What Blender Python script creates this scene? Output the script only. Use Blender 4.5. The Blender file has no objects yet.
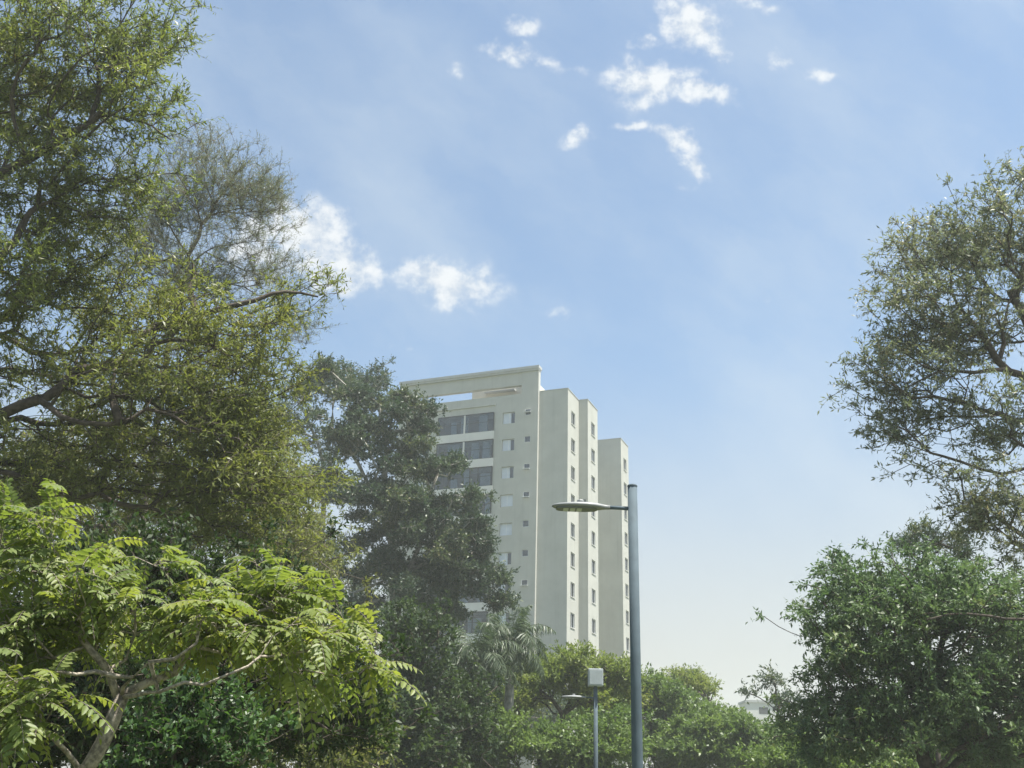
import bpy, math, random
import numpy as np
from mathutils import Vector, Matrix

# ------------------------------------------------------------------ camera
F_PX, PITCH, ROLL = 1032.65, math.radians(21.723), math.radians(1.559)
EYE = np.array([0.0, 0.0, 1.6])
scene = bpy.context.scene
cam_d = bpy.data.cameras.new('camera')
cam = bpy.data.objects.new('camera', cam_d)
scene.collection.objects.link(cam)
scene.camera = cam
cam_d.sensor_width = 36.0
cam_d.lens = 36.0 * F_PX / 1024
cam_d.clip_end = 5000
cp, sp = math.cos(PITCH), math.sin(PITCH)
RT0 = np.array([1, 0, 0.]); FW = np.array([0, cp, sp]); UP0 = np.array([0, -sp, cp])
RT = RT0 * math.cos(ROLL) + UP0 * math.sin(ROLL)
UP = -RT0 * math.sin(ROLL) + UP0 * math.cos(ROLL)
m = Matrix(((RT[0], UP[0], -FW[0], 0), (RT[1], UP[1], -FW[1], 0), (RT[2], UP[2], -FW[2], 0), (0, 0, 0, 1)))
m.translation = Vector(EYE)
cam.matrix_world = m

def W(px, py, d):
    """world point seen at a photo pixel, d metres ahead (world y)"""
    v = RT * (px - 512) / F_PX + UP * (384 - py) / F_PX + FW
    return EYE + v * (d / v[1])

# ------------------------------------------------------------------ sun, sky, exposure
SUN_EL, SUN_AZ = math.radians(71), math.radians(113)      # azimuth: clockwise from straight ahead (+y)
scene.view_settings.view_transform = 'Standard'
scene.view_settings.look = 'None'
scene.view_settings.exposure = 1.28
scene.view_settings.gamma = 1.0
scene.view_settings.use_curve_mapping = False
sun_d = bpy.data.lights.new('sun', 'SUN')
sun_d.energy = 5.0
sun_d.angle = math.radians(0.6)
sun_d.color = (1.0, 0.95, 0.87)
sun = bpy.data.objects.new('sun', sun_d)
scene.collection.objects.link(sun)
sv = Vector((math.cos(SUN_EL) * math.sin(SUN_AZ), math.cos(SUN_EL) * math.cos(SUN_AZ), math.sin(SUN_EL)))
sun.rotation_euler = sv.to_track_quat('Z', 'Y').to_euler()
sun.location = (0, 0, 80)

class NT:
    """tiny node-graph writer"""
    def __init__(s, nt): s.nt = nt
    def n(s, typ, **kw):
        o = s.nt.nodes.new(typ)
        for k, v in kw.items():
            if k.startswith('in_'): o.inputs[int(k[3:]) if k[3:].isdigit() else k[3:]].default_value = v
            else: setattr(o, k, v)
        return o
    def l(s, a, b): s.nt.links.new(a, b)
    def put(s, v, sock):
        if hasattr(v, 'is_output') or hasattr(v, 'links'): s.l(v, sock)
        else: sock.default_value = v
    def math(s, op, a, b=0.0, c=0.0, clamp=False):
        o = s.nt.nodes.new('ShaderNodeMath'); o.operation = op; o.use_clamp = clamp
        for v, k in ((a, 0), (b, 1), (c, 2)): s.put(v, o.inputs[k])
        return o.outputs[0]
    def ramp(s, v, lo, hi, a=0.0, b=1.0, smooth=True):
        o = s.nt.nodes.new('ShaderNodeMapRange'); o.interpolation_type = 'SMOOTHSTEP' if smooth else 'LINEAR'
        s.put(v, o.inputs['Value'])
        o.inputs['From Min'].default_value = lo; o.inputs['From Max'].default_value = hi
        o.inputs['To Min'].default_value = a; o.inputs['To Max'].default_value = b
        return o.outputs['Result']
    def mix(s, f, a, b):
        o = s.nt.nodes.new('ShaderNodeMix'); o.data_type = 'RGBA'
        s.put(f, o.inputs[0]); s.put(a, o.inputs[6]); s.put(b, o.inputs[7])
        return o.outputs[2]

world = bpy.data.worlds.new('World'); scene.world = world; world.use_nodes = True
wt = world.node_tree; wt.nodes.clear(); g = NT(wt)
SKY_STRENGTH = 0.082
sky = g.n('ShaderNodeTexSky', sky_type='NISHITA', sun_disc=False, sun_elevation=SUN_EL,
          sun_rotation=SUN_AZ, air_density=1.1, dust_density=2.2, ozone_density=1.3, altitude=700)
tc = g.n('ShaderNodeTexCoord')
def dot(vec, axis):
    o = g.n('ShaderNodeVectorMath', operation='DOT_PRODUCT'); g.l(vec, o.inputs[0]); o.inputs[1].default_value = tuple(axis)
    return o.outputs['Value']
dirv = tc.outputs['Generated']
c_ = g.math('MAXIMUM', dot(dirv, FW), 0.05)
# cloud chart: flat coordinates (hundreds of units) round one fixed compass direction of the sky
cx = g.math('MULTIPLY_ADD', g.math('DIVIDE', dot(dirv, RT), c_), F_PX / 100, 5.12)
cy = g.math('MULTIPLY_ADD', g.math('DIVIDE', dot(dirv, UP), c_), -F_PX / 100, 3.84)
cxy = g.n('ShaderNodeCombineXYZ'); g.l(cx, cxy.inputs[0]); g.l(cy, cxy.inputs[1])
nz = g.n('ShaderNodeTexNoise', in_Scale=2.2, in_Detail=4.0, in_Roughness=0.6); g.l(cxy.outputs[0], nz.inputs['Vector'])
wrp = g.n('ShaderNodeVectorMath', operation='MULTIPLY_ADD'); g.l(nz.outputs['Color'], wrp.inputs[0])
wrp.inputs[1].default_value = (0.46, 0.46, 0); g.l(cxy.outputs[0], wrp.inputs[2])
wv = wrp.outputs[0]
clouds = [(300,234,48,38,15,1.25),(342,266,44,26,20,1.1),(262,250,40,38,0,1.0),(448,282,58,22,8,1.15),(410,345,18,9,0,.45),(560,318,14,8,0,.5),
  (525,24,19,11,0,.8),(512,54,30,13,15,.8),(548,66,24,9,10,.55),(463,68,11,9,30,.6),(578,72,30,8,0,.4),(690,22,38,26,25,1.1),(712,45,18,14,20,.8),
  (643,42,16,9,10,.7),(650,80,46,22,-5,1.1),(700,92,38,12,12,1.0),(640,124,26,8,5,.7),(680,140,34,12,32,.9),(698,162,20,12,45,.9),(690,187,18,7,0,.35),
  (578,137,20,11,-10,.85),(782,63,12,11,60,.7),(820,75,14,9,0,.7),(745,5,34,8,5,.6),(770,9,14,7,0,.5),(770,300,8,7,0,.4),(735,195,20,10,20,.2)]
best = None
for (x, y, rx, ry, a, st) in clouds:
    mp = g.n('ShaderNodeMapping', vector_type='TEXTURE')
    g.l(wv, mp.inputs['Vector'])
    mp.inputs['Location'].default_value = (x / 100 + .23, y / 100 + .23, 0)
    mp.inputs['Rotation'].default_value = (0, 0, math.radians(a))
    mp.inputs['Scale'].default_value = (rx / 60, ry / 58, 1)
    ln = g.n('ShaderNodeVectorMath', operation='LENGTH'); g.l(mp.outputs[0], ln.inputs[0])
    v = g.math('MULTIPLY', g.ramp(ln.outputs['Value'], 0.0, 1.0, 1.0, 0.0), st)
    best = v if best is None else g.math('MAXIMUM', best, v)
n1 = g.n('ShaderNodeTexNoise', in_Scale=4.6, in_Detail=9.0, in_Roughness=0.57); g.l(cxy.outputs[0], n1.inputs['Vector'])
dens = g.math('ADD', best, g.math('MULTIPLY', g.math('SUBTRACT', n1.outputs['Fac'], 0.5), 2.7))
dens = g.math('MULTIPLY', g.ramp(dens, 0.08, 1.25), g.ramp(best, 0.02, 0.6))
# high thin veil
ci = g.n('ShaderNodeMapping', vector_type='TEXTURE'); g.l(wv, ci.inputs['Vector'])
ci.inputs['Rotation'].default_value = (0, 0, math.radians(33)); ci.inputs['Scale'].default_value = (3.6, 1.6, 1)
n2 = g.n('ShaderNodeTexNoise', in_Scale=1.1, in_Detail=6.0, in_Roughness=0.55); g.l(ci.outputs[0], n2.inputs['Vector'])
veil = g.ramp(n2.outputs['Fac'], 0.36, 0.80, 0.10, 0.46)
sz = g.n('ShaderNodeSeparateXYZ'); g.l(dirv, sz.inputs[0])
el = g.math('ARCSINE', sz.outputs[2])
low = g.ramp(el, math.radians(1), math.radians(25), 1.0, 0.0)
WHITE = 0.82 / SKY_STRENGTH
def rgb(r, gg, b, k=1.0): return (r * k, gg * k, b * k, 1)
skyc = g.n('ShaderNodeMix', data_type='RGBA', blend_type='MULTIPLY'); skyc.inputs[0].default_value = 1
g.l(sky.outputs[0], skyc.inputs[6]); skyc.inputs[7].default_value = (0.74, 0.90, 0.96, 1)
col = g.mix(g.math('MULTIPLY', low, 0.97), skyc.outputs[2], rgb(.335, .305, .265, WHITE))
col = g.mix(veil, col, rgb(.34, .385, .43, WHITE))
col = g.mix(g.math('MULTIPLY', dens, 0.9), col, g.mix(g.ramp(n1.outputs['Fac'], .38, .6), rgb(.36, .385, .42, WHITE), rgb(.47, .48, .49, WHITE)))
bg = g.n('ShaderNodeBackground', in_Strength=SKY_STRENGTH); g.l(col, bg.inputs[0])
wo = g.n('ShaderNodeOutputWorld'); g.l(bg.outputs[0], wo.inputs[0])

# ------------------------------------------------------------------ materials
def mat(name):
    mt = bpy.data.materials.new(name); mt.use_nodes = True
    t = mt.node_tree; t.nodes.clear(); q = NT(t)
    return mt, q, q.n('ShaderNodeOutputMaterial')
def plain(name, color, rough=0.7, metal=0.0, var=0.12, scale=4.0, spec=0.5, bump=0.0, streak=0.0):
    mt, q, out = mat(name)
    p = q.n('ShaderNodeBsdfPrincipled', in_Roughness=rough, in_Metallic=metal)
    p.inputs['Specular IOR Level'].default_value = spec
    co = q.n('ShaderNodeTexCoord')
    nn = q.n('ShaderNodeTexNoise', in_Scale=scale, in_Detail=6.0, in_Roughness=.6); q.l(co.outputs['Object'], nn.inputs['Vector'])
    f = q.ramp(nn.outputs['Fac'], .3, .7)
    a = tuple(c * (1 - var) for c in color) + (1,); b = tuple(min(1, c * (1 + var)) for c in color) + (1,)
    c = q.mix(f, a, b)
    if streak:
        mp = q.n('ShaderNodeMapping'); q.l(co.outputs['Object'], mp.inputs[0]); mp.inputs['Scale'].default_value = (1.6, 1.6, .06)
        n2 = q.n('ShaderNodeTexNoise', in_Scale=1.5, in_Detail=5.0, in_Roughness=.65); q.l(mp.outputs[0], n2.inputs['Vector'])
        c = q.mix(q.ramp(n2.outputs['Fac'], .5, .8, 0, streak), c, tuple(x * .62 for x in color) + (1,))
    q.l(c, p.inputs['Base Color'])
    if bump:
        b_ = q.n('ShaderNodeBump', in_Strength=bump, in_Distance=.02); q.l(nn.outputs['Fac'], b_.inputs['Height']); q.l(b_.outputs[0], p.inputs['Normal'])
    q.l(p.outputs[0], out.inputs[0])
    return mt
def leafmat(name, stops, trans=0.45, tcol=(1.25, 1.5, .55), rough=.45, spec=.35):
    """stops: leaf colours picked per leaf by the attribute 'tint' (0..1)"""
    mt, q, out = mat(name)
    at = q.n('ShaderNodeAttribute', attribute_name='tint')
    cr = q.n('ShaderNodeValToRGB'); q.l(at.outputs['Fac'], cr.inputs[0])
    e = cr.color_ramp.elements
    while len(e) < len(stops): e.new(.5)
    for i, (p_, c) in enumerate(stops): e[i].position = p_; e[i].color = (*c, 1)
    p = q.n('ShaderNodeBsdfPrincipled', in_Roughness=rough); p.inputs['Specular IOR Level'].default_value = spec
    q.l(cr.outputs[0], p.inputs['Base Color'])
    mu = q.n('ShaderNodeMix', data_type='RGBA', blend_type='MULTIPLY'); mu.inputs[0].default_value = 1
    q.l(cr.outputs[0], mu.inputs[6]); mu.inputs[7].default_value = (*tcol, 1)
    tr = q.n('ShaderNodeBsdfTranslucent'); q.l(mu.outputs[2], tr.inputs[0])
    ms = q.n('ShaderNodeMixShader'); ms.inputs[0].default_value = trans
    q.l(p.outputs[0], ms.inputs[1]); q.l(tr.outputs[0], ms.inputs[2]); q.l(ms.outputs[0], out.inputs[0])
    return mt
def glass(name, tint=(.5, .56, .6), refl=.35):
    mt, q, out = mat(name)
    gl = q.n('ShaderNodeBsdfGlossy', in_Roughness=.03); gl.inputs[0].default_value = (.8, .85, .9, 1)
    tr = q.n('ShaderNodeBsdfTransparent'); tr.inputs[0].default_value = (*tint, 1)
    ms = q.n('ShaderNodeMixShader'); ms.inputs[0].default_value = refl
    q.l(tr.outputs[0], ms.inputs[1]); q.l(gl.outputs[0], ms.inputs[2]); q.l(ms.outputs[0], out.inputs[0])
    return mt
M = {
 'bark_dark': plain('bark_dark', (.075, .062, .052), .9, var=.4, scale=9, bump=.6, spec=.2),
 'bark_grey': plain('bark_grey', (.26, .23, .19), .9, var=.55, scale=26, bump=1.0, spec=.2),
 'bark_pale': plain('bark_pale', (.26, .25, .22), .85, var=.3, scale=5, bump=.4, spec=.2),
 'bark_mid': plain('bark_mid', (.13, .11, .09), .9, var=.35, scale=7, bump=.5, spec=.2),
 'wall': plain('tower_render', (.43, .435, .395), .85, var=.06, scale=.5, spec=.25, streak=.3),
 'wall_white': plain('white_render', (.60, .60, .57), .8, var=.04, scale=.6, spec=.25, streak=.15),
 'wall_cream': plain('cream_render', (.64, .60, .50), .85, var=.04, scale=.5, spec=.25, streak=.1),
 'trim': plain('cornice_paint', (.40, .41, .40), .8, var=.05, scale=1, spec=.25, streak=.2),
 'frame': plain('dark_aluminium', (.02, .023, .028), .45, .5, var=.1),
 'wframe': plain('white_aluminium', (.66, .68, .70), .45, 0, var=.04),
 'blind': plain('window_blind', (.55, .60, .66), .7, 0, var=.05, scale=2),
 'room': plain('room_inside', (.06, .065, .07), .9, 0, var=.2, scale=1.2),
 'curtain': plain('curtain_cloth', (.55, .56, .56), .9, 0, var=.15, scale=2),
 'roomshade': plain('painted_room_shade', (.05, .055, .06), .7, 0, var=.2),  # near-black: shade inside the front rooms, put into the colour
 'roofing': plain('roof_membrane', (.22, .21, .20), .9, var=.15),
 'glass': glass('window_glass', (.34, .40, .45), .10), 'bglass': glass('balcony_glass', (.58, .65, .70), .06),
 'pole': plain('grey_galvanised_paint', (.060, .088, .106), .85, .0, var=.12, scale=5, streak=.2),
 'lamp': plain('lamp_housing_grey', (.20, .21, .21), .5, .0, var=.08, scale=9),
 'lens': plain('lamp_lens', (.42, .45, .46), .3, 0, var=.1, scale=30),
 'lampdark': plain('lamp_underside', (.10, .11, .11), .5, 0, var=.12, scale=14),
 'boxgrey': plain('box_paint', (.36, .40, .41), .55, 0, var=.08, scale=4, streak=.2),
 'concrete': plain('concrete', (.33, .32, .30), .9, 0, var=.15, scale=5),
}

# ------------------------------------------------------------------ mesh helpers
def link(name, me, parent=None, material=None):
    o = bpy.data.objects.new(name, me); scene.collection.objects.link(o)
    if material: me.materials.append(material)
    if parent: o.parent = parent
    return o
def tag(o, label=None, cat=None, group=None, kind=None):
    if label: o['label'] = label
    if cat: o['category'] = cat
    if group: o['group'] = group
    if kind: o['kind'] = kind
    return o
def empty(name, loc, label, cat, group=None, rz=0):
    o = bpy.data.objects.new(name, None); scene.collection.objects.link(o)
    o.location = loc; o.rotation_euler = (0, 0, rz); o.empty_display_size = .5
    return tag(o, label, cat, group)
def arrmesh(name, V, Fq, material, parent=None, tint=None, smooth=False):
    """V (n,3), Fq (m,k) faces with k corners each (one array or a list of arrays)"""
    if not isinstance(Fq, list): Fq = [Fq]
    Fq = [f for f in Fq if len(f)]
    me = bpy.data.meshes.new(name)
    me.vertices.add(len(V)); me.vertices.foreach_set('co', np.asarray(V, np.float32).ravel())
    idx = np.concatenate([f.ravel() for f in Fq]).astype(np.int32)
    tot = np.concatenate([np.full(len(f), f.shape[1]) for f in Fq]).astype(np.int32)
    me.loops.add(len(idx)); me.loops.foreach_set('vertex_index', idx)
    me.polygons.add(len(tot)); me.polygons.foreach_set('loop_start', np.concatenate([[0], np.cumsum(tot)[:-1]]).astype(np.int32))
    if smooth: me.polygons.foreach_set('use_smooth', np.ones(len(tot), bool))
    if tint is not None:
        a = me.attributes.new('tint', 'FLOAT', 'FACE'); a.data.foreach_set('value', np.clip(tint, 0, 1).astype(np.float32))
    me.update(calc_edges=True)
    return link(name, me, parent, material)
class MB:
    """collects boxes and sweeps into ONE mesh"""
    def __init__(s): s.v = []; s.f = []
    def box(s, x0, x1, y0, y1, z0, z1, R=None):
        b = len(s.v)
        for z in (z0, z1):
            for x, y in ((x0, y0), (x1, y0), (x1, y1), (x0, y1)): s.v.append((x, y, z))
        for q in ((0, 3, 2, 1), (4, 5, 6, 7), (0, 1, 5, 4), (1, 2, 6, 5), (2, 3, 7, 6), (3, 0, 4, 7)): s.f.append([b + i for i in q])
        return s
    def rings(s, rings, cap=True):
        n = len(rings[0]); b = len(s.v)
        for r in rings: s.v += [tuple(p) for p in r]
        for k in range(len(rings) - 1):
            for i in range(n):
                j = (i + 1) % n; s.f.append([b + k * n + i, b + k * n + j, b + (k + 1) * n + j, b + (k + 1) * n + i])
        if cap:
            s.f.append([b + i for i in reversed(range(n))]); s.f.append([b + (len(rings) - 1) * n + i for i in range(n)])
        return s
    def build(s, name, material, parent=None, bevel=0, smooth=False):
        me = bpy.data.meshes.new(name); me.from_pydata(s.v, [], s.f)
        if smooth:
            for p in me.polygons: p.use_smooth = True
        o = link(name, me, parent, material)
        if bevel:
            b = o.modifiers.new('bevel', 'BEVEL'); b.width = bevel; b.segments = 2; b.limit_method = 'ANGLE'
        return o
def copy_tree(o, parent=None):
    c = o.copy(); scene.collection.objects.link(c)
    if parent: c.parent = parent
    for ch in list(o.children): copy_tree(ch, c)
    return c

# ------------------------------------------------------------------ ground
def ground():
    mt, q, out = mat('ground_grass')
    co = q.n('ShaderNodeTexCoord'); p = q.n('ShaderNodeBsdfPrincipled', in_Roughness=.95)
    a = q.n('ShaderNodeTexNoise', in_Scale=.12, in_Detail=8.0); q.l(co.outputs['Object'], a.inputs[0])
    b = q.n('ShaderNodeTexNoise', in_Scale=6.0, in_Detail=6.0); q.l(co.outputs['Object'], b.inputs[0])
    c = q.mix(q.ramp(a.outputs['Fac'], .4, .6), (.045, .075, .022, 1), (.085, .095, .035, 1))
    c = q.mix(q.ramp(b.outputs['Fac'], .35, .75, 0, .6), c, (.11, .09, .055, 1))
    q.l(c, p.inputs[0]); q.l(p.outputs[0], out.inputs[0])
    n = 80; s = np.linspace(-1, 1, n); xs = np.sign(s) * np.abs(s) ** 2.2 * 600
    X, Y = np.meshgrid(xs, xs); Z = 0.25 * np.sin(X * .07) * np.cos(Y * .05) * np.clip((np.hypot(X, Y) - 12) / 40, 0, 1)
    V = np.stack([X.ravel(), Y.ravel(), Z.ravel()], 1)
    i = np.arange(n * n).reshape(n, n)
    Fq = np.stack([i[:-1, :-1].ravel(), i[:-1, 1:].ravel(), i[1:, 1:].ravel(), i[1:, :-1].ravel()], 1)
    tag(arrmesh('ground', V, Fq, mt, smooth=True), kind='structure')
ground()

# ------------------------------------------------------------------ the tower
YAW = math.radians(21.543); TX, TY, TZ = 2.743, 98.235, 42.818    # TZ: top of the crown
FH = 2.9
def tower():
    # local axes of the thing: x = -u (towards the camera's right), y = v (into depth), z = height - TZ
    R = empty('apartment_tower', (TX, TY, 0), 'tall pale beige apartment tower with glazed balconies and an open rooftop frame', 'apartment building', rz=-YAW)
    def B(mb, u0, u1, v0, v1, z0, z1): return mb.box(-u1, -u0, v0, v1, z0 + TZ, z1 + TZ)
    # openings: (u0,u1,ztop,zbot) on the front plane
    nfl = 13
    rows = [-4.60 - FH * i for i in range(nfl)]
    UL = 15.8
    front_open = []
    for z in rows:
        front_open += [(2.50, 3.83, z - .17, z - 1.40, 'w'), (.78, 1.42, z - .02, z - .68, 's'), (4.76, 11.10, z, z - 2.05, 'b'),
                       (12.0, 13.2, z - .17, z - 1.40, 'w')]
    # front wall built from pieces round its openings
    def wall_grid(mb, holes, u0, u1, z0, z1, mk):
        us = sorted({u0, u1, *[h[0] for h in holes], *[h[1] for h in holes]})
        zs = sorted({z0, z1, *[h[3] for h in holes], *[h[2] for h in holes]})
        for i in range(len(us) - 1):
            run = None
            for j in range(len(zs) - 1):
                uc, zc = (us[i] + us[i + 1]) / 2, (zs[j] + zs[j + 1]) / 2
                solid = not any(h[0] < uc < h[1] and h[3] < zc < h[2] for h in holes)
                if solid and run is None: run = zs[j]
                if (not solid) and run is not None: mk(mb, us[i], us[i + 1], run, zs[j]); run = None
            if run is not None: mk(mb, us[i], us[i + 1], run, zs[-1])
    fw = MB()
    wall_grid(fw, front_open, 1.90, UL, -TZ, -2.88, lambda mb, a, b, c, d: B(mb, a, b, 0, .28, c, d))
    wall_grid(fw, front_open, 0, 1.90, -TZ, -2.88, lambda mb, a, b, c, d: B(mb, a, b, -.09, .28, c, d))
    fw.build('wall', M['wall'], R)
    cr = MB()
    B(cr, 13.65, UL, 0, .5, -2.88, -.5); B(cr, 0, 1.84, -.09, .5, -2.88, -.5); B(cr, 1.84, 13.65, 0, .5, -1.88, -.5)
    cr.build('rooftop_frame', M['wall'], R)
    co = MB(); B(co, -.10, UL + .12, -.32, .62, -.30, 0); B(co, -.04, UL + .06, -.24, .56, -.5, -.30); co.build('cornice', M['trim'], R)
    ml = MB(); B(ml, 4.66, 11.2, -.22, 0, -3.86, -3.68); ml.build('moulding', M['wall'], R)
    for a, b in ((1.90, 2.12), ): B(MB(), a, b, -.05, 0, -TZ, -3.7).build('pilaster', M['wall'], R)
    # body behind the front wall (solid, with the balcony rooms cut as boxes)
    bd = MB()
    B(bd, 1.3, UL - .02, 3.2, 20.3, -TZ, -3.0)                       # core
    B(bd, UL - .25, UL - .003, .28, 3.2, -TZ, -2.9)                  # left flank
    B(bd, 11.35, UL - .25, .28 + .9, 3.2, -TZ, -2.9); B(bd, 0, 4.5, .9, 3.2, -TZ, -2.9)
    B(bd, 0, 1.3, 3.2, 20.3, -TZ, -3.0)
    bd.build('core_wall', M['wall'], R)
    def side_block(u1, v0, v1, ztop, vw, wh, name='side_wing', zshift=-.1):
        """wing out to u=-u1 between v0 and v1; its outer face carries a column of windows"""
        s = MB(); holes = [(v - .62, v + .62, zt, zt - 1.38) for v in [vw] for zt in [-4.60 + zshift - FH * i for i in range(nfl)]]
        wall_grid(s, holes, v0, v1, -TZ, ztop, lambda mb, a, b, c, d: mb.box(u1 - .25, u1, a, b, c + TZ, d + TZ))
        s.box(0, u1 - .25, v0, v0 + .25, 0, ztop + TZ); s.box(0, u1 - .25, v1 - .25, v1, 0, ztop + TZ)
        s.box(0, u1 - .25, v0 + .25, v1 - .25, ztop + TZ - .6, ztop + TZ - .45)
        o = s.build(name, M['wall'], R)
        k = MB(); k.box(.02, u1 + .04, v0 - .04, v0, ztop + TZ - .02, ztop + TZ + .06).box(u1, u1 + .04, v0, v1 + .04, ztop + TZ - .02, ztop + TZ + .06)
        k.box(.02, u1, v0, v1, ztop + TZ, ztop + TZ + .06); k.build('coping', M['trim'], o)
        return holes
    # A, B, C wings as seen on the right flank
    rnd = random.Random(4)
    for (u1, v0, v1, zt, vw) in ((3.05, .30, 3.935, -2.72, 2.06), (4.02, 3.935, 7.47, -2.70, 5.81), (3.97, 17.0, 20.26, -2.72, 18.7)):
        H = side_block(u1, v0, v1, zt, vw, 1.3)
        bk = MB(); bk.box(u1 - .9, u1 - .7, v0 + .26, v1 - .26, 0, zt + TZ - .7); bk.build('dark_backing', M['room'], R)  # dark backing sheet, the rooms' darkness is in its colour
        for (a, b, c, d) in H:
            w = MB()
            for (p, q, r, s_) in ((a, b, c - .05, c), (a, b, d, d + .05), (a, a + .05, d + .05, c - .05), (b - .05, b, d + .05, c - .05), ((a + b) / 2 - .03, (a + b) / 2 + .03, d + .05, c - .05)):
                w.box(u1 - .14, u1 - .09, p, q, r + TZ, s_ + TZ)
            f = w.build('window', M['wframe'], R)
            MB().box(u1 - .125, u1 - .115, a + .05, b - .05, d + TZ + .05, c + TZ - .05).build('pane', M['glass'], f)
            MB().box(u1 - .02, u1 + .06, a - .06, b + .06, d + TZ - .06, d + TZ - .002).build('sill', M['wall_white'], f)
            if rnd.random() < .65:
                x = rnd.choice([(a + .05, (a + b) / 2), ((a + b) / 2, b - .05), (a + .05, b - .05)])
                MB().box(u1 - .20, u1 - .17, x[0], x[1], d + TZ + .05, c + TZ - .05).build('blind', M['blind'], f)
    # roof slab and penthouse seen through the frame
    rf = MB(); B(rf, 0, UL - .01, .5, 20.2, -3.0, -2.9); rf.build('roof', M['roofing'], R)
    ph = MB(); B(ph, 1.2, 8.55, 2.6, 9, -2.9, -.55); pw = ph.build('penthouse', M['wall_cream'], R)
    e = MB(); B(e, 3.5, 6.9, 2.1, 2.6, -1.42, -1.28); e.build('eave', M['trim'], pw)
    ps = MB(); B(ps, 13.0, 13.3, 2.2, 2.5, -2.9, -1.3); B(ps, 13.3, 15.0, 2.2, 2.4, -2.9, -1.75); ps.build('roof_post', M['wall_white'], R)
    # windows of the front
    pat_w = [0, 0, 0, 2, 2, 0, 1, 0, 2, 0, 1, 0, 2]
    pat_s = ['slat', 'shut', 'open', 'open', 'shut', 'shut', 'open', 'open', 'shut', 'open', 'shut', 'open', 'shut']
    for i, z in enumerate(rows):
        for (a, b) in ((2.50, 3.83), (12.0, 13.2)):
            t, d = z - .17, z - 1.40; mid = (a + b) / 2; w = MB()
            for (p, q, r, s_) in ((a, b, t - .05, t), (a, b, d, d + .05), (a, a + .05, d + .05, t - .05), (b - .05, b, d + .05, t - .05), (mid - .03, mid + .03, d + .05, t - .05)):
                B(w, p, q, .08, .14, r, s_)
            f = w.build('window', M['wframe'], R)
            g1 = MB(); B(g1, a + .05, b - .05, .105, .115, d + .05, t - .05); g1.build('pane', M['glass'], f)
            m_ = MB(); B(m_, a - .08, b + .08, -.06, .02, d - .07, d - .002); m_.build('sill', M['wall_white'], f)
            k = pat_w[i] if a < 5 else (i * 7) % 3
            dk = MB(); B(dk, a - .1, b + .1, .6, .7, d - .1, t + .1); dk.build('dark_backing', M['roomshade'], f)  # dark sheet behind the pane, painted as the shade of the room
            bl = MB(); lo, hi = (a + .45, b - .05) if k == 0 else ((a + .05, b - .05) if k == 2 else (mid, b - .05))
            B(bl, lo, hi, .085, .10, d + .05, t - .05)
            bl.build('shutter', M['blind'], f)
        # small bathroom window
        a, b, t, d = .78, 1.42, z - .02, z - .68; w = MB()
        for (p, q, r, s_) in ((a, b, t - .04, t), (a, b, d, d + .04), (a, a + .04, d + .04, t - .04), (b - .04, b, d + .04, t - .04)): B(w, p, q, -.03, .02, r, s_)
        f = w.build('small_window', M['wframe'], R)
        g1 = MB(); B(g1, a + .04, b - .04, -.01, .0, d + .04, t - .04); g1.build('pane', M['glass'], f)
        if pat_s[i] != 'shut':
            s_ = MB(); zz = d + (.30 if pat_s[i] == 'slat' else .08)
            B(s_, a - .02, b + .02, -.36, -.10, zz - .02, zz + .02); s_.build('open_sash', M['wframe'], f)
        bx = MB(); B(bx, a - .1, b + .1, .5, .6, d - .1, t + .1); bx.build('dark_backing', M['roomshade'], f)  # same dark sheet, room shade painted behind the small pane
        # glazed balcony
        t, d = z, z - 2.05
        bal = MB(); B(bal, 4.70, 11.16, -.26, 1.7, d - .85, d); bs = bal.build('balcony', M['wall_white'], R)
        if i == nfl - 1:
            pass
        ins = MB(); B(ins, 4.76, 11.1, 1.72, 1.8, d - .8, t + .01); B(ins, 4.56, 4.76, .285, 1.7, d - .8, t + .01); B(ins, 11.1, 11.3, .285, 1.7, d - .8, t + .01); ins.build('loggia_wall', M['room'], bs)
        fr = MB()
        cols = {0: [4.78, 8.02, 11.06], 1: [4.78, 8.02, 11.06], 2: [4.78, 6.3, 7.2, 9.6, 11.06], 3: [4.78, 7.6, 8.4, 11.06]}.get(i, [4.78, 6.3, 8.02, 9.6, 11.06])
        for k, u in enumerate(cols): B(fr, u - .04, u + .04, -.22, -.14, d, t - .07)
        B(fr, 4.78, 11.06, -.23, -.13, t - .07, t - .002); B(fr, 4.82, 11.02, -.2, -.16, d + 1.02, d + 1.07); B(fr, 4.82, 11.02, -.21, -.15, d + .002, d + .05)
        fo = fr.build('balcony_frame', M['frame'], bs)
        gp = MB(); B(gp, 4.82, 11.02, -.185, -.175, d + .05, t - .07); gp.build('glazing', M['bglass'], fo)
        if i < 2:
            c1 = MB(); B(c1, 7.93, 8.11, -.24, 0.1, d + .002, t - .072); c1.build('column', M['wall_white'], bs)
        cu = MB(); x = 5.0 + rnd.random()
        for _ in range(3):
            wd = .5 + rnd.random() * .9; B(cu, x, x + wd, .1 + rnd.random() * .2, .35, d + .05, d + rnd.choice([1.1, 1.9, 1.5])); x += wd + .4 + rnd.random() * 1.2
            if x > 9.8: break
        cu.build('curtain', M['curtain'], bs)
tower()

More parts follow.
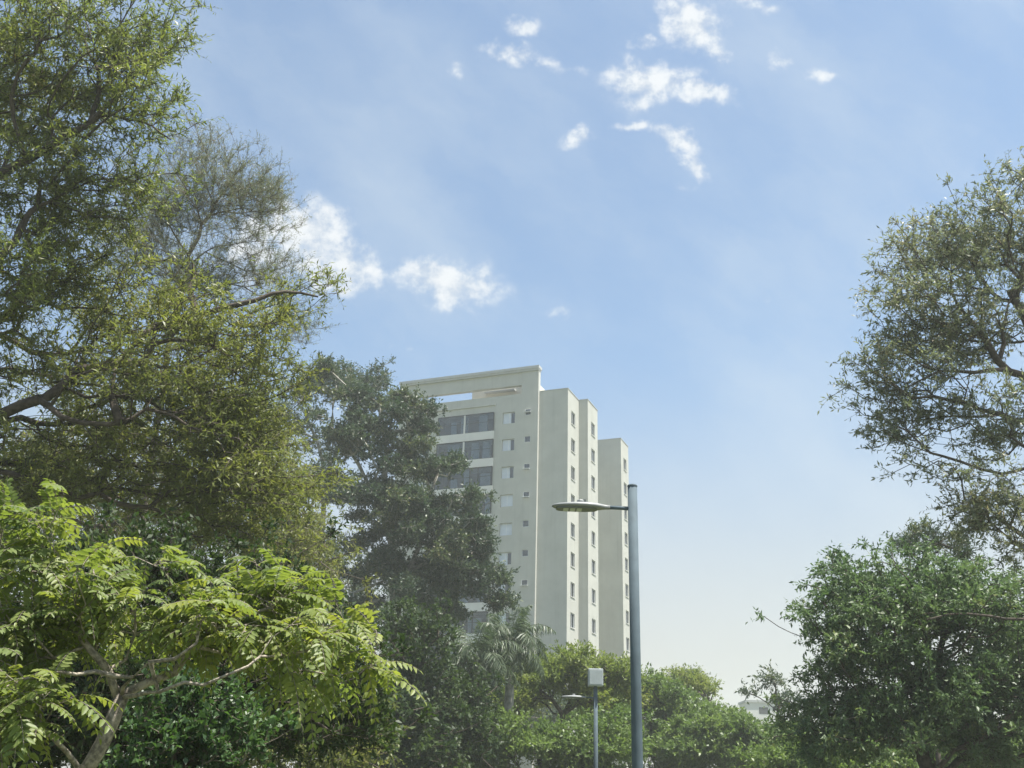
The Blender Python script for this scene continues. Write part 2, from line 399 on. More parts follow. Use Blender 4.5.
def far_block():
    p = W(747, 716, 165)
    R = empty('rooftop_building', (p[0], p[1], 0), 'small white flat roofed building top far off between the trees', 'building')
    h = W(747, 700, 165)[2]; h2 = W(747, 719, 165)[2]
    MB().box(0, 5.2, 0, 5, h2 - .3, h - .35).build('wall', M['wall_white'], R)
    MB().box(-.15, 5.35, -.15, 5.15, h - .35, h).build('roof', M['trim'], R)
    MB().box(.4, 22, .4, 14, 0, h2 - 2).build('lower_wall', M['wall_white'], R)
    MB().box(1.9, 3.3, -.02, .0, h2 + .8, h - 1.0).build('window', M['room'], R)
far_block()

# ------------------------------------------------------------------ street lamps
def street_lamp(loc, k=1.0, label=''):
    """pole, arm and flat LED head; head points to local -x"""
    R = empty('street_lamp', loc, label, 'street lamp', 'grey street lamps with one flat arm')
    H = 5.98; rad = .072
    def ring(z, r, n=20): return [(r * math.cos(a), r * math.sin(a), z) for a in np.linspace(0, 2 * math.pi, n, endpoint=False)]
    MB().rings([ring(0, .085), ring(.02, .085), ring(.3, .082), ring(3.0, .0755), ring(H, rad)]).build('pole', M['pole'], R, smooth=True).data.polygons[-1].use_smooth = False
    MB().rings([ring(H + .002, rad + .004), ring(H + .02, rad + .004), ring(H + .032, rad - .008)]).build('pole_cap', M['pole'], R)
    MB().rings([ring(-.02, .19, 4), ring(.03, .19, 4)]).build('base_plate', M['pole'], R)
    def el(x, w, h, z, n=16):
        return [(x, w * math.cos(a), z + h * math.sin(a)) for a in np.linspace(0, 2 * math.pi, n, endpoint=False)]
    z = H - .325
    MB().rings([el(-.06, .03, .03, z - .01), el(-.20, .028, .028, z - .005), el(-.42, .028, .028, z)]).build('arm', M['pole'], R, smooth=True)
    def sec(x, w, ht, hb, n=20):      # flat-bottomed section of the head
        o = []
        for a in np.linspace(0, 2 * math.pi, n, endpoint=False):
            c_a, s_a = math.cos(a), math.sin(a)
            o.append((x, w * math.copysign(abs(c_a) ** .8, c_a), z + (ht * s_a if s_a > 0 else hb * math.copysign(abs(s_a) ** .45, s_a))))
        return o
    hx = [(-.34, .032, .032, .032), (-.40, .038, .034, .032), (-.46, .075, .04, .033), (-.54, .12, .052, .038), (-.68, .16, .056, .038), (-.86, .17, .055, .037), (-1.0, .15, .042, .032), (-1.10, .12, .034, .03), (-1.17, .075, .024, .024), (-1.205, .03, .012, .012)]
    head = MB().rings([sec(*q) for q in hx]).build('lamp_head', M['lamp'], R, smooth=True)
    MB().rings([[(-.84 + .31 * math.copysign(abs(math.cos(t)) ** .7, math.cos(t)), .13 * math.copysign(abs(math.sin(t)) ** .7, math.sin(t)), z + dz) for t in np.linspace(0, 6.283, 24, endpoint=False)] for dz in (-.048, -.02)]).build('lamp_underside', M['lampdark'], head)
    for x in (-1.0, -.90, -.80):
        MB().box(x - .038, x + .038, -.09, .09, z - .055, z - .0485).build('lens', M['lens'], head, bevel=.003)
    zz = 0
    MB().rings([[( -.78 + r * math.cos(a), r * math.sin(a), h) for a in np.linspace(0, 6.28, 14, endpoint=False)] for r, h in ((.055, z + .043), (.055, z + .085), (.045, z + .10))]).build('photocell', M['lamp'], head)
    MB().box(-.74, -.70, -.01, .01, z + .06, z + .11).build('bracket', M['lampdark'], head)
    return R
p1 = W(632.3, 487, 15)
street_lamp((p1[0], p1[1], p1[2] - 5.98), label='tall bare street lamp standing nearest, in front of the tower')
p2 = W(595.5, 688, 38)
L2 = street_lamp((p2[0], p2[1], p2[2] - 5.98), label='smaller distant street lamp among the green trees, with a pale box on top')
cb = empty('control_box', (p2[0], p2[1], p2[2] + .03), 'pale grey square metal box on top of the distant lamp pole', 'box')
MB().box(-.26, .26, -.2, .2, .03, .62).build('housing', M['boxgrey'], cb, bevel=.02)
MB().box(-.05, .05, -.05, .05, 0, .03).build('mount', M['pole'], cb)
MB().box(-.22, .22, -.212, -.201, .08, .57).build('door', M['boxgrey'], cb, bevel=.004)

# ------------------------------------------------------------------ trees
def unit(a): return a / np.maximum(np.linalg.norm(a, axis=-1, keepdims=True), 1e-9)
def catmull(pts, step):
    P = [np.asarray(p, float) for p in pts]; P = [2 * P[0] - P[1]] + P + [2 * P[-1] - P[-2]]; out = []
    for i in range(1, len(P) - 2):
        n = max(1, int(np.linalg.norm(P[i + 1] - P[i]) / step))
        for k in range(n):
            t = k / n; a, b, c, d = P[i - 1], P[i], P[i + 1], P[i + 2]
            out.append(.5 * ((2 * b) + (c - a) * t + (2 * a - 5 * b + 4 * c - d) * t * t + (3 * b - a - 3 * c + d) * t ** 3))
    out.append(P[-2]); return np.array(out)

class Skel:
    def __init__(s, rng, step, wob):
        s.P = np.zeros((60000, 3)); s.par = np.full(60000, -1, int); s.len = np.zeros(60000); s.n = 0; s.rng = rng; s.step = step; s.wob = wob
        s.minr = np.zeros(60000)
    def add(s, p, par, minr=0):
        i = s.n; s.P[i] = p; s.par[i] = par; s.len[i] = 0 if par < 0 else s.len[par] + np.linalg.norm(p - s.P[par]); s.minr[i] = minr; s.n += 1; return i
    def poly(s, pts, r0, r1, attach=True):
        c = catmull(pts, s.step); j = -1
        if s.n and attach:
            j = int(np.argmin(np.linalg.norm(s.P[:s.n] - c[0], axis=1)))
        for k, p in enumerate(c):
            t = k / max(1, len(c) - 1); j = s.add(p + s.rng.normal(0, s.wob * s.step * .4, 3) * (k > 0), j, r0 + (r1 - r0) * t)
        return j
    def reach(s, p, k, first=0):
        Q = s.P[first:s.n]; d = np.linalg.norm(Q - p, axis=1)
        up = np.maximum(0, Q[:, 2] - p[2]) * .35
        j = first + int(np.argmin(d + k * s.len[first:s.n] + up)); L = d[j - first]
        n = max(1, int(L / s.step)); a = s.P[j].copy()
        side = s.rng.normal(0, s.wob * L * .35, 3); side[2] -= L * .04
        for i in range(1, n + 1):
            t = i / n; q = a + (p - a) * t + side * math.sin(math.pi * t) + (s.rng.normal(0, s.wob * s.step * .35, 3) if i < n else 0)
            j = s.add(q, j)
        return j

def skin(sk, rbase, rtip, expo, sides, name, material, parent, minlen=0):
    n = sk.n; P = sk.P[:n]; par = sk.par[:n]
    w = np.full(n, 0.0); kids = [[] for _ in range(n)]
    for i in range(n):
        if par[i] >= 0: kids[par[i]].append(i)
    for i in range(n - 1, -1, -1):
        if not kids[i]: w[i] = max(w[i], rtip ** expo)
        if par[i] >= 0: w[par[i]] += w[i]
    r = w ** (1 / expo)
    # bring the base to its radius without thickening the twigs
    big = r[0]; r = rtip + (r - rtip) * ((rbase - rtip) / max(big - rtip, 1e-6)) ** np.clip((r - rtip) / max(big - rtip, 1e-6) * 3, 0, 1) if big > rbase else r * (1 + (rbase / big - 1) * np.clip(r / big, 0, 1))
    r = np.maximum(r, sk.minr[:n])
    V = []; Fq = []; nv = 0; done = np.zeros(n, bool)
    A = np.linspace(0, 2 * math.pi, sides, endpoint=False); ca, sa = np.cos(A), np.sin(A)
    starts = [0]
    while starts:
        i = starts.pop(); ch = [i]; first = par[i]
        while kids[ch[-1]]:
            ks = sorted(kids[ch[-1]], key=lambda c: -r[c]); ch.append(ks[0]); starts += ks[1:]
        idx = ([first] if first >= 0 else []) + ch
        if len(idx) < 2: continue
        C = P[idx]; rr = r[idx].copy()
        if first >= 0: rr[0] = min(rr[0], rr[1] * 1.15)
        T = unit(np.gradient(C, axis=0)); ref = np.array([.3, .9, .1]) if abs(T[0][2]) > .8 else np.array([0, 0, 1.])
        X = unit(np.cross(T, ref)); Y = np.cross(T, X)
        ring = C[:, None] + rr[:, None, None] * (X[:, None] * ca[None, :, None] + Y[:, None] * sa[None, :, None])
        V.append(ring.reshape(-1, 3)); m_ = len(idx)
        b = nv + np.arange(m_ - 1)[:, None] * sides; i0 = np.arange(sides)[None]; i1 = (i0 + 1) % sides
        Fq.append(np.stack([b + i0, b + i1, b + sides + i1, b + sides + i0], -1).reshape(-1, 4)); nv += m_ * sides
    arrmesh(name, np.concatenate(V), np.concatenate(Fq), material, parent, smooth=True)
    return r

def leaves_mesh(P, D, N, L, Wd, tint, name, material, parent, fold=.18, droop=.12, extra=None, pts6=False):
    S = unit(np.cross(D, N)); N = np.cross(S, D); L = L[:, None]; Wd = Wd[:, None]
    if pts6:
        a = P + D * L * .04; 
        m1 = P + D * L * .35 - N * Wd * 0; m2 = P + D * L * .72 - N * L * droop * .5
        tip = P + D * L - N * L * droop
        V = np.stack([a, P + D * L * .33 + S * Wd * .5 + N * Wd * fold, m2 + S * Wd * .36 + N * Wd * fold, tip, m2 - S * Wd * .36 + N * Wd * fold, P + D * L * .33 - S * Wd * .5 + N * Wd * fold, m1, m2], 1).reshape(-1, 3)
        b = np.arange(len(P))[:, None] * 8
        Fq = np.concatenate([b + np.array([[0, 1, 2, 7]]), b + np.array([[0, 7, 4, 5]])]); F3 = np.concatenate([b + np.array([[7, 2, 3]]), b + np.array([[7, 3, 4]])])
        # midrib: use node 7 as inner fold point, node 6 stays on the blade
        tt = [np.tile(tint, 2), np.tile(tint, 2)]; FF = [Fq, F3]
    else:
        V = np.stack([P, P + D * L * .45 + S * Wd * .5 + N * Wd * fold, P + D * L - N * L * droop, P + D * L * .45 - S * Wd * .5 + N * Wd * fold], 1).reshape(-1, 3)
        b = np.arange(len(P))[:, None] * 4; FF = [b + np.array([[0, 1, 2, 3]])]; tt = [tint]
    if extra is not None:
        EV, EF, et = extra; FF.append(EF + len(V)); V = np.concatenate([V, EV]); tt.append(np.full(len(EF), et))
    return arrmesh(name, V, FF, material, parent, np.concatenate(tt))

def sticks(A, B, r):
    """thin 3-sided twigs from A to B as raw arrays"""
    T = unit(B - A); ref = np.where(np.abs(T[:, 2:]) > .8, np.array([[1., 0, 0]]), np.array([[0, 0, 1.]]))
    X = unit(np.cross(T, ref)); Y = np.cross(T, X); V = []
    for C, k in ((A, 1.0), (B, .4)):
        for a in (0, 2.094, 4.189): V.append(C + (X * math.cos(a) + Y * math.sin(a)) * r * k)
    V = np.stack(V, 1).reshape(-1, 3); b = np.arange(len(A))[:, None] * 6
    Fq = np.concatenate([b + np.array([[0, 1, 4, 3]]), b + np.array([[1, 2, 5, 4]]), b + np.array([[2, 0, 3, 5]])])
    return V, Fq

def clump_points(rng, clumps, n, sub, sd, shell=.42, flat=1.0):
    """tips: sub-clusters spread through the clumps (px,py,d,rx_px,ry_px,depth_m[,weight])"""
    cl = []; wt = []
    for c in clumps:
        px, py, d, rx, ry, dz = c[:6]; wq = c[6] if len(c) > 6 else 1
        k = d / F_PX / .97
        cl.append((W(px, py, d), np.array([rx * k, dz, ry * k]))); wt.append(rx * ry * (.5 + .5 * min(1, dz / (rx * k + .01))) * wq)
    wt = np.array(wt) / sum(wt); out = []; ids = []
    ctr = []
    for ci, (c, r) in enumerate(cl):
        m_ = max(2, int(round(sub * wt[ci])))
        u = unit(rng.normal(size=(m_, 3))); u[:, 2] = np.where(u[:, 2] < -.3, u[:, 2] * .6, u[:, 2])
        ctr.append(c + u * r * (rng.random((m_, 1)) ** shell))
    ctr = np.concatenate(ctr); pick = rng.integers(0, len(ctr), n)
    pts = ctr[pick] + rng.normal(size=(n, 3)) * sd * np.array([1, 1, flat])
    return pts, pick

def tree(name, label, cat, group, base, trunk, clumps, seed, bark, leaf, ntips=900, sub=120, sd=.5, flat=.6, kreach=.35, step=.35, wob=.22,
         rbase=.2, rtip=.012, expo=2.3, sides=6, twigs=5, twlen=.5, per=7, L=.09, Wd=.025, up=.25, out_=.5, droop_dir=0.0, guides=(), tintf=None,
         shell=.42, pin=None, stick=True, gr=(.03, .012), trunk_r=None, lvar=.5, fold=.18, spread=.8, pts6=False, barklabel=None):
    rng = np.random.default_rng(seed)
    base = np.array(base, float); R = empty(name, tuple(base), label, cat, group)
    sk = Skel(rng, step, wob)
    tr = [base - np.array([0, 0, .1])] + [np.asarray(t, float) for t in trunk]
    tr_r = trunk_r or (rbase * .9, rbase * .35)
    sk.poly(tr, *tr_r)
    for gd in guides: sk.poly(gd, *gr)
    first = int(len(catmull(tr, step)) * .35)
    pts, pick = clump_points(rng, clumps, ntips, sub, sd, flat=flat, shell=shell)
    pts = pts[pts[:, 2] > .3] if len(pts) else pts
    order = np.argsort(np.linalg.norm(pts - tr[-1], axis=1) + rng.normal(0, .3, len(pts)))
    tips = []; tdir = []; pk = []
    for o in order:
        j = sk.reach(pts[o], kreach, first); tips.append(sk.P[j].copy()); q = sk.par[j]; tdir.append(sk.P[j] - sk.P[q]); pk.append(pick[o] if o < len(pick) else 0)
    tips = np.array(tips); tdir = unit(np.array(tdir)); pk = np.array(pk)
    loc = lambda a: a - base
    sk.P[:sk.n] -= base
    skin(sk, rbase, rtip, expo, sides, 'trunk', bark, R)
    tips = tips - base
    # twigs
    n = len(tips); A = np.repeat(tips, twigs, 0); TD = np.repeat(tdir, twigs, 0); ctint = np.repeat(rng.random(pk.max() + 1)[pk], twigs)
    d = unit(TD * out_ + rng.normal(size=A.shape) * .55 + np.array([0, 0, up]))
    ln = twlen * (.5 + rng.random(len(A)) * .9)
    A = A - d * (ln * .15)[:, None]
    B = A + d * ln[:, None] + np.array([0, 0, -1]) * (droop_dir * ln)[:, None]
    ex = sticks(A, B, max(.0035, rtip * .45)) if stick else None
    if pin:      # compound feather leaves along each twig
        Lr, npair = pin['len'], pin['pairs']; rp = pin.get('per', 3)
        t = rng.random((len(A), rp)) * .6 + .4; rb = A[:, None] + (B - A)[:, None] * t[..., None]
        rd = unit(d[:, None] * .5 + rng.normal(size=rb.shape) * .75 * np.array([1, 1, .45]) + np.array([0, 0, pin.get('up', .1)]))
        rb = rb.reshape(-1, 3); rd = rd.reshape(-1, 3); lr = Lr * (.7 + .6 * rng.random(len(rb))); ct = np.repeat(ctint, rp)
        dr = pin.get('droop', .35); hz = unit(np.cross(rd, np.array([0, 0, 1.]) + rng.normal(size=rd.shape) * .25))
        P_ = []; D_ = []; N_ = []; L_ = []; T_ = []
        rt = rng.random(len(rb)); prev = rb; SA = []; SB = []
        for k in range(npair + 1):
            s_ = .12 + .88 * k / npair; pos = rb + rd * (lr * s_)[:, None] - np.array([0, 0, 1]) * (dr * lr * s_ ** 2)[:, None]
            tang = unit(rd - np.array([0, 0, 1]) * (2 * dr * s_)); SA.append(prev); SB.append(pos); prev = pos
            nn = np.cross(hz, tang); nn = np.where(nn[:, 2:] < 0, -nn, nn)
            sz = (.55 + .9 * math.sin(math.pi * min(1, .15 + .75 * s_))) / 1.35
            for sd_ in ((1, -1) if k < npair else (0,)):
                P_.append(pos); D_.append(unit(hz * sd_ * .9 + tang * (.45 if sd_ else 1) - np.array([0, 0, .28]) + rng.normal(size=pos.shape) * .08)); N_.append(nn + rng.normal(size=pos.shape) * .12)
                L_.append(L * sz * (lr / Lr) * (1 + rng.normal(size=len(pos)) * .08)); T_.append(rt * .55 + ct * .3 + rng.random(len(pos)) * .15)
        P_, D_, N_ = map(np.concatenate, (P_, D_, N_)); L_ = np.concatenate(L_); T_ = np.concatenate(T_)
        if pin.get('stalk', True):
            v1, f1 = sticks(np.concatenate(SA), np.concatenate(SB), .0022)
            ex = (np.concatenate([ex[0], v1]), np.concatenate([ex[1], f1 + len(ex[0])])) if ex else (v1, f1)
        W_ = L_ * Wd / L
        if ex: arrmesh('twig', ex[0], ex[1], pin.get('stalkmat', bark), R); ex = None
        if tintf is not None: T_ = tintf(T_, P_ + base, rng)
        leaves_mesh(P_, D_, N_, L_, W_, T_, 'crown', leaf, R, fold=fold, pts6=pts6)
    else:
        t = (np.arange(per)[None] + rng.random((len(A), per))) / per * .95 + .08
        P_ = (A[:, None] + (B - A)[:, None] * t[..., None]).reshape(-1, 3)
        dd = np.repeat(unit(B - A), per, 0)
        D_ = unit(dd * .55 + rng.normal(size=P_.shape) * spread * .75 - np.array([0, 0, 1]) * droop_dir * .6)
        N_ = rng.normal(size=P_.shape) * .8 + np.array([0, 0, .7])
        L_ = L * (1 + lvar * (rng.random(len(P_)) * 2 - 1)); T_ = np.repeat(ctint, per) * .5 + rng.random(len(P_)) * .5
        if tintf is not None: T_ = tintf(T_, P_ + base, rng)
        if ex: arrmesh('twig', ex[0], ex[1], bark, R)
        leaves_mesh(P_, D_, N_, L_, L_ * Wd / L, T_, 'crown', leaf, R, fold=fold, pts6=pts6)
    return R

# leaf colours
LM = {
 'olive': leafmat('olive_leaves', [(0, (.10, .125, .045)), (.45, (.155, .185, .062)), (.8, (.215, .235, .08)), (.93, (.25, .24, .08)), (1, (.32, .20, .08))], .48, (1.15, 1.25, .6)),
 'mixed': leafmat('olive_yellow_leaves', [(0, (.095, .122, .044)), (.4, (.16, .185, .06)), (.78, (.205, .22, .065)), (.95, (.27, .24, .07)), (1, (.32, .20, .06))], .48, (1.15, 1.2, .6)),
 'feather': leafmat('grey_green_needles', [(0, (.12, .145, .095)), (.6, (.17, .19, .12)), (1, (.22, .21, .14))], .4, (1.1, 1.15, .8)),
 'fern': leafmat('bright_feather_leaves', [(0, (.10, .15, .05)), (.5, (.175, .225, .065)), (.85, (.25, .28, .08)), (1, (.38, .32, .07))], .5, (1.25, 1.25, .55)),
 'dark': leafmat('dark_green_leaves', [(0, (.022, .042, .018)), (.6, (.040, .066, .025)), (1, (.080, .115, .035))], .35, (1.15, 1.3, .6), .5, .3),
 'glossy': leafmat('glossy_green_leaves', [(0, (.036, .075, .030)), (.6, (.06, .112, .04)), (1, (.11, .19, .06))], .35, (1.15, 1.3, .6), .42, .4),
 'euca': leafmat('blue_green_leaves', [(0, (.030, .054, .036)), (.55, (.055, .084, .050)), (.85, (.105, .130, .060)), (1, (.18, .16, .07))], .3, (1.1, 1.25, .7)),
 'mid': leafmat('mid_green_leaves', [(0, (.075, .125, .042)), (.5, (.125, .185, .058)), (1, (.19, .25, .08))], .42, (1.15, 1.25, .65)),
 'lime': leafmat('fresh_green_leaves', [(0, (.11, .155, .045)), (.5, (.175, .225, .06)), (1, (.26, .28, .085))], .45, (1.15, 1.2, .65)),
 'cool': leafmat('cool_green_leaves', [(0, (.062, .105, .052)), (.5, (.105, .16, .075)), (.9, (.14, .19, .085)), (1, (.24, .24, .10))], .38, (1.1, 1.25, .75)),
 'grey': leafmat('grey_green_leaves', [(0, (.11, .135, .09)), (.5, (.165, .19, .12)), (.85, (.23, .235, .145)), (1, (.32, .23, .15))], .45, (1.1, 1.15, .8)),
 'palm': leafmat('palm_leaves', [(0, (.05, .075, .045)), (1, (.10, .13, .07))], .3, (1.1, 1.3, .7)),
}
def bs(px, d, z=0.0): p = W(px, 700, d); return (p[0], d, z)

TR = 'trees around the tower'
# 1 big tree, upper left
tree('broadleaf_tree', 'tallest tree at the upper left edge, olive narrow leaves on a dark bent branch', 'tree', TR, bs(-170, 15),
     [W(-150, 560, 15), W(-120, 380, 15), W(-90, 230, 15), W(-60, 90, 15)],
     [(20, 60, 15, 90, 90, 2.2), (120, 20, 15, 75, 35, 1.5), (95, 75, 15, 80, 55, 1.6), (140, 95, 14.5, 52, 32, 1.0), (40, 190, 15.5, 70, 70, 1.6, 1.0), (20, 280, 15.5, 70, 60, 1.6, .8), (-60, 60, 15, 80, 120, 2.5, .5), (155, 40, 15, 35, 30, .8, .8), (90, 175, 15.4, 60, 38, 1.4, .9), (20, 130, 15.6, 60, 60, 1.6), (120, 215, 15.8, 40, 40, 1.2, .8)],
     11, M['bark_dark'], LM['olive'], ntips=1150, sub=200, sd=.32, step=.22, rbase=.17, rtip=.006, twigs=6, twlen=.40, per=8, L=.10, Wd=.023, up=.15,
     guides=[[W(-80, 250, 15), W(-20, 190, 15), W(28, 160, 15), W(70, 135, 15), W(100, 117, 15), W(140, 122, 15), W(170, 140, 14.9)],
             [W(92, 120, 15), W(98, 80, 15.1), W(88, 50, 15.2), W(78, 20, 15.2)], [W(95, 118, 15), W(112, 100, 14.8), W(128, 78, 14.7)],
             [W(-100, 330, 15), W(-30, 290, 15.2), W(20, 230, 15.3), W(40, 190, 15.3)]], gr=(.05, .012), sides=7)
# 2 fine feathery tree behind it
tree('feathery_tree', 'thin feathery grey green tree with see through crown beside the white cloud', 'tree', TR, bs(120, 24),
     [W(135, 600, 24), W(160, 400, 24), W(190, 255, 24), W(215, 205, 24), W(245, 166, 24)],
     [(225, 190, 24, 58, 50, 1.5), (255, 205, 24, 38, 45, 1.2), (165, 205, 24, 55, 60, 1.5), (140, 260, 24, 60, 40, 1.5), (200, 285, 24, 45, 30, 1.2), (250, 270, 24, 55, 45, 1.4, .8), (200, 150, 24, 30, 22, .8), (290, 320, 24, 35, 25, .8, .5)],
     12, M['bark_mid'], LM['feather'], ntips=1200, sub=280, sd=.26, flat=1, step=.35, rbase=.07, rtip=.004, trunk_r=(.09,.025), twigs=6, twlen=.5, per=12, L=.08, Wd=.010, up=.5, out_=.6, spread=.6)
# 3 wide olive tree with a heavy low limb
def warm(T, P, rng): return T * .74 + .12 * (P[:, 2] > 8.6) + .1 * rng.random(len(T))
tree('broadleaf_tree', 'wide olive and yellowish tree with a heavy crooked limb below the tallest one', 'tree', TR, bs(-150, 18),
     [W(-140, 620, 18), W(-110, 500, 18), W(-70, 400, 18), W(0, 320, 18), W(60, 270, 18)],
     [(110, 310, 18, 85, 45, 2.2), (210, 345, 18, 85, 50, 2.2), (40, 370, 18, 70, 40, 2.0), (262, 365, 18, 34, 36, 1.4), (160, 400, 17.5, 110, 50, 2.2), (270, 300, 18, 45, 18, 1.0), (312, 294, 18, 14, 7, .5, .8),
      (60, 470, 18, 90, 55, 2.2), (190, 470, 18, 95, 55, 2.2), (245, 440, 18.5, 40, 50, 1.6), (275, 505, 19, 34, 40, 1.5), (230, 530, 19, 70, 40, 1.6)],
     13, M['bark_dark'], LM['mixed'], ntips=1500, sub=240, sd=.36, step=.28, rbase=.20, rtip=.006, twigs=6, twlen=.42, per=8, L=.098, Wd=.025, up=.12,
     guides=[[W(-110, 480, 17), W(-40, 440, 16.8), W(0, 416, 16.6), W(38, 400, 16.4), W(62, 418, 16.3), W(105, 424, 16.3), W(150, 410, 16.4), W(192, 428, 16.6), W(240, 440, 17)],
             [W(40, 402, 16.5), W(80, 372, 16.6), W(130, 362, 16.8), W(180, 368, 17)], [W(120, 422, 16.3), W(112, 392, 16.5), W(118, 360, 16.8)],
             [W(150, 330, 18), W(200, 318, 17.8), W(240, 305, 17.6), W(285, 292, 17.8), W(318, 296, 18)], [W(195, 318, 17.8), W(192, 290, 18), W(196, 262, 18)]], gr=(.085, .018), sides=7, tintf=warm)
# 4 taller olive tree further back filling the shade
tree('broadleaf_tree', 'dull olive tree with drooping sprays just left of the dark eucalyptus', 'tree', TR, bs(250, 30),
     [W(250, 600, 30), W(255, 480, 30), W(262, 400, 30)],
     [(235, 420, 30, 55, 50, 2.2), (275, 480, 30, 32, 60, 2.0), (230, 520, 30, 90, 70, 2.8), (295, 570, 30, 36, 50, 2.0), (120, 480, 31, 110, 90, 3.0), (20, 500, 31, 80, 90, 3.0)],
     14, M['bark_mid'], LM['mixed'], ntips=1500, sub=200, sd=.55, step=.5, rbase=.24, rtip=.010, twigs=6, twlen=.65, per=10, L=.12, Wd=.034, up=-.1, droop_dir=.4, stick=True)
# 5 dark evergreen mass behind the bright tree
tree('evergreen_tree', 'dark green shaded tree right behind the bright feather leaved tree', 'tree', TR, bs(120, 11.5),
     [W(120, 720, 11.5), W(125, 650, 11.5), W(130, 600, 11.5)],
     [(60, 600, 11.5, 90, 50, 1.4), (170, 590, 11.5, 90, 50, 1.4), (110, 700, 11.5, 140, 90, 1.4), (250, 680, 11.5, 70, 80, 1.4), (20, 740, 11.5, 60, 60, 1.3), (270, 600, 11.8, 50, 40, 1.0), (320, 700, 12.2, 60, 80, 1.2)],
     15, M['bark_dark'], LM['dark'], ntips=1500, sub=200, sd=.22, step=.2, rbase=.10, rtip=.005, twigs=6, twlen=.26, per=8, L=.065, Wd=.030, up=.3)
tree('glossy_bush', 'bush of small glossy rounded leaves under the bright feather leaved tree', 'bush', TR, bs(170, 9.2),
     [W(170, 780, 9.2), W(175, 750, 9.2)],
     [(165, 730, 9.2, 45, 45, .5), (190, 690, 9.2, 25, 25, .35), (240, 740, 9.4, 45, 40, .5), (150, 780, 9.2, 50, 30, .5)],
     16, M['bark_mid'], LM['glossy'], ntips=420, sub=70, sd=.10, step=.1, rbase=.03, rtip=.003, twigs=4, twlen=.14, per=7, L=.05, Wd=.032, up=.4)
# 6 bright tree with feather leaves, close by at the lower left
def ferny(T, P, rng): return T * .85 + .1 * rng.random(len(T))
D6 = 6.6
tree('feather_leaved_tree', 'bright yellow green tree with feather like leaves and a pale forked trunk, lower left', 'tree', TR, bs(30, D6),
     [W(60, 810, D6), W(92, 765, D6), W(110, 720, D6), W(122, 697, D6)],
     [(50, 590, 6.4, 60, 26, .5), (15, 630, 6.4, 45, 30, .4), (120, 612, 6.5, 55, 28, .5), (200, 620, 6.7, 50, 26, .5), (170, 572, 6.8, 36, 10, .4), (265, 635, 6.8, 55, 24, .5), (340, 650, 6.9, 42, 18, .4), (285, 605, 7.0, 48, 16, .4),
      (364, 646, 7.0, 14, 8, .25), (25, 728, 6.1, 45, 26, .25, 1.2), (75, 632, 6.5, 50, 16, .4), (235, 640, 6.8, 40, 10, .3, .6), (10, 540, 6.4, 26, 14, .3), (80, 562, 6.6, 26, 10, .3), (322, 632, 6.9, 40, 12, .3), (330, 662, 7.0, 34, 9, .3), (199, 606, 6.2, 14, 9, .15, 2), (300, 648, 6.5, 16, 8, .2, 2), (380, 628, 7.0, 12, 6, .2, 2), (2, 676, 6.0, 12, 10, .15, 2), (55, 535, 6.5, 20, 8, .2, 1.5), (2, 512, 6.4, 12, 12, .2, 1.5)],
     17, M['bark_grey'], LM['fern'], ntips=170, sub=120, sd=.09, flat=.6, step=.12, rbase=.05, rtip=.003, twigs=2, twlen=.15, L=.064, Wd=.027, up=.1, wob=.3,
     guides=[[W(122, 697, D6), W(160, 690, 6.3), W(205, 680, 6.15), W(245, 666, 6.15), W(290, 655, 6.5)], [W(118, 700, D6), W(108, 672, 6.5), W(88, 645, 6.4), W(55, 620, 6.4), W(20, 605, 6.3)],
             [W(150, 662, 6.25), W(175, 656, 6.15), W(196, 642, 6.1), W(199, 618, 6.2)], [W(122, 697, D6), W(132, 678, 6.4), W(150, 662, 6.25)],
             [W(115, 676, 6.4), W(60, 672, 6.1), W(30, 680, 6.0), W(5, 690, 5.9)]], gr=(.015, .0045), trunk_r=(.058, .028), sides=8,
     pin=dict(len=.26, pairs=7, per=3, up=.02, droop=.42), tintf=ferny, pts6=True, fold=.12)

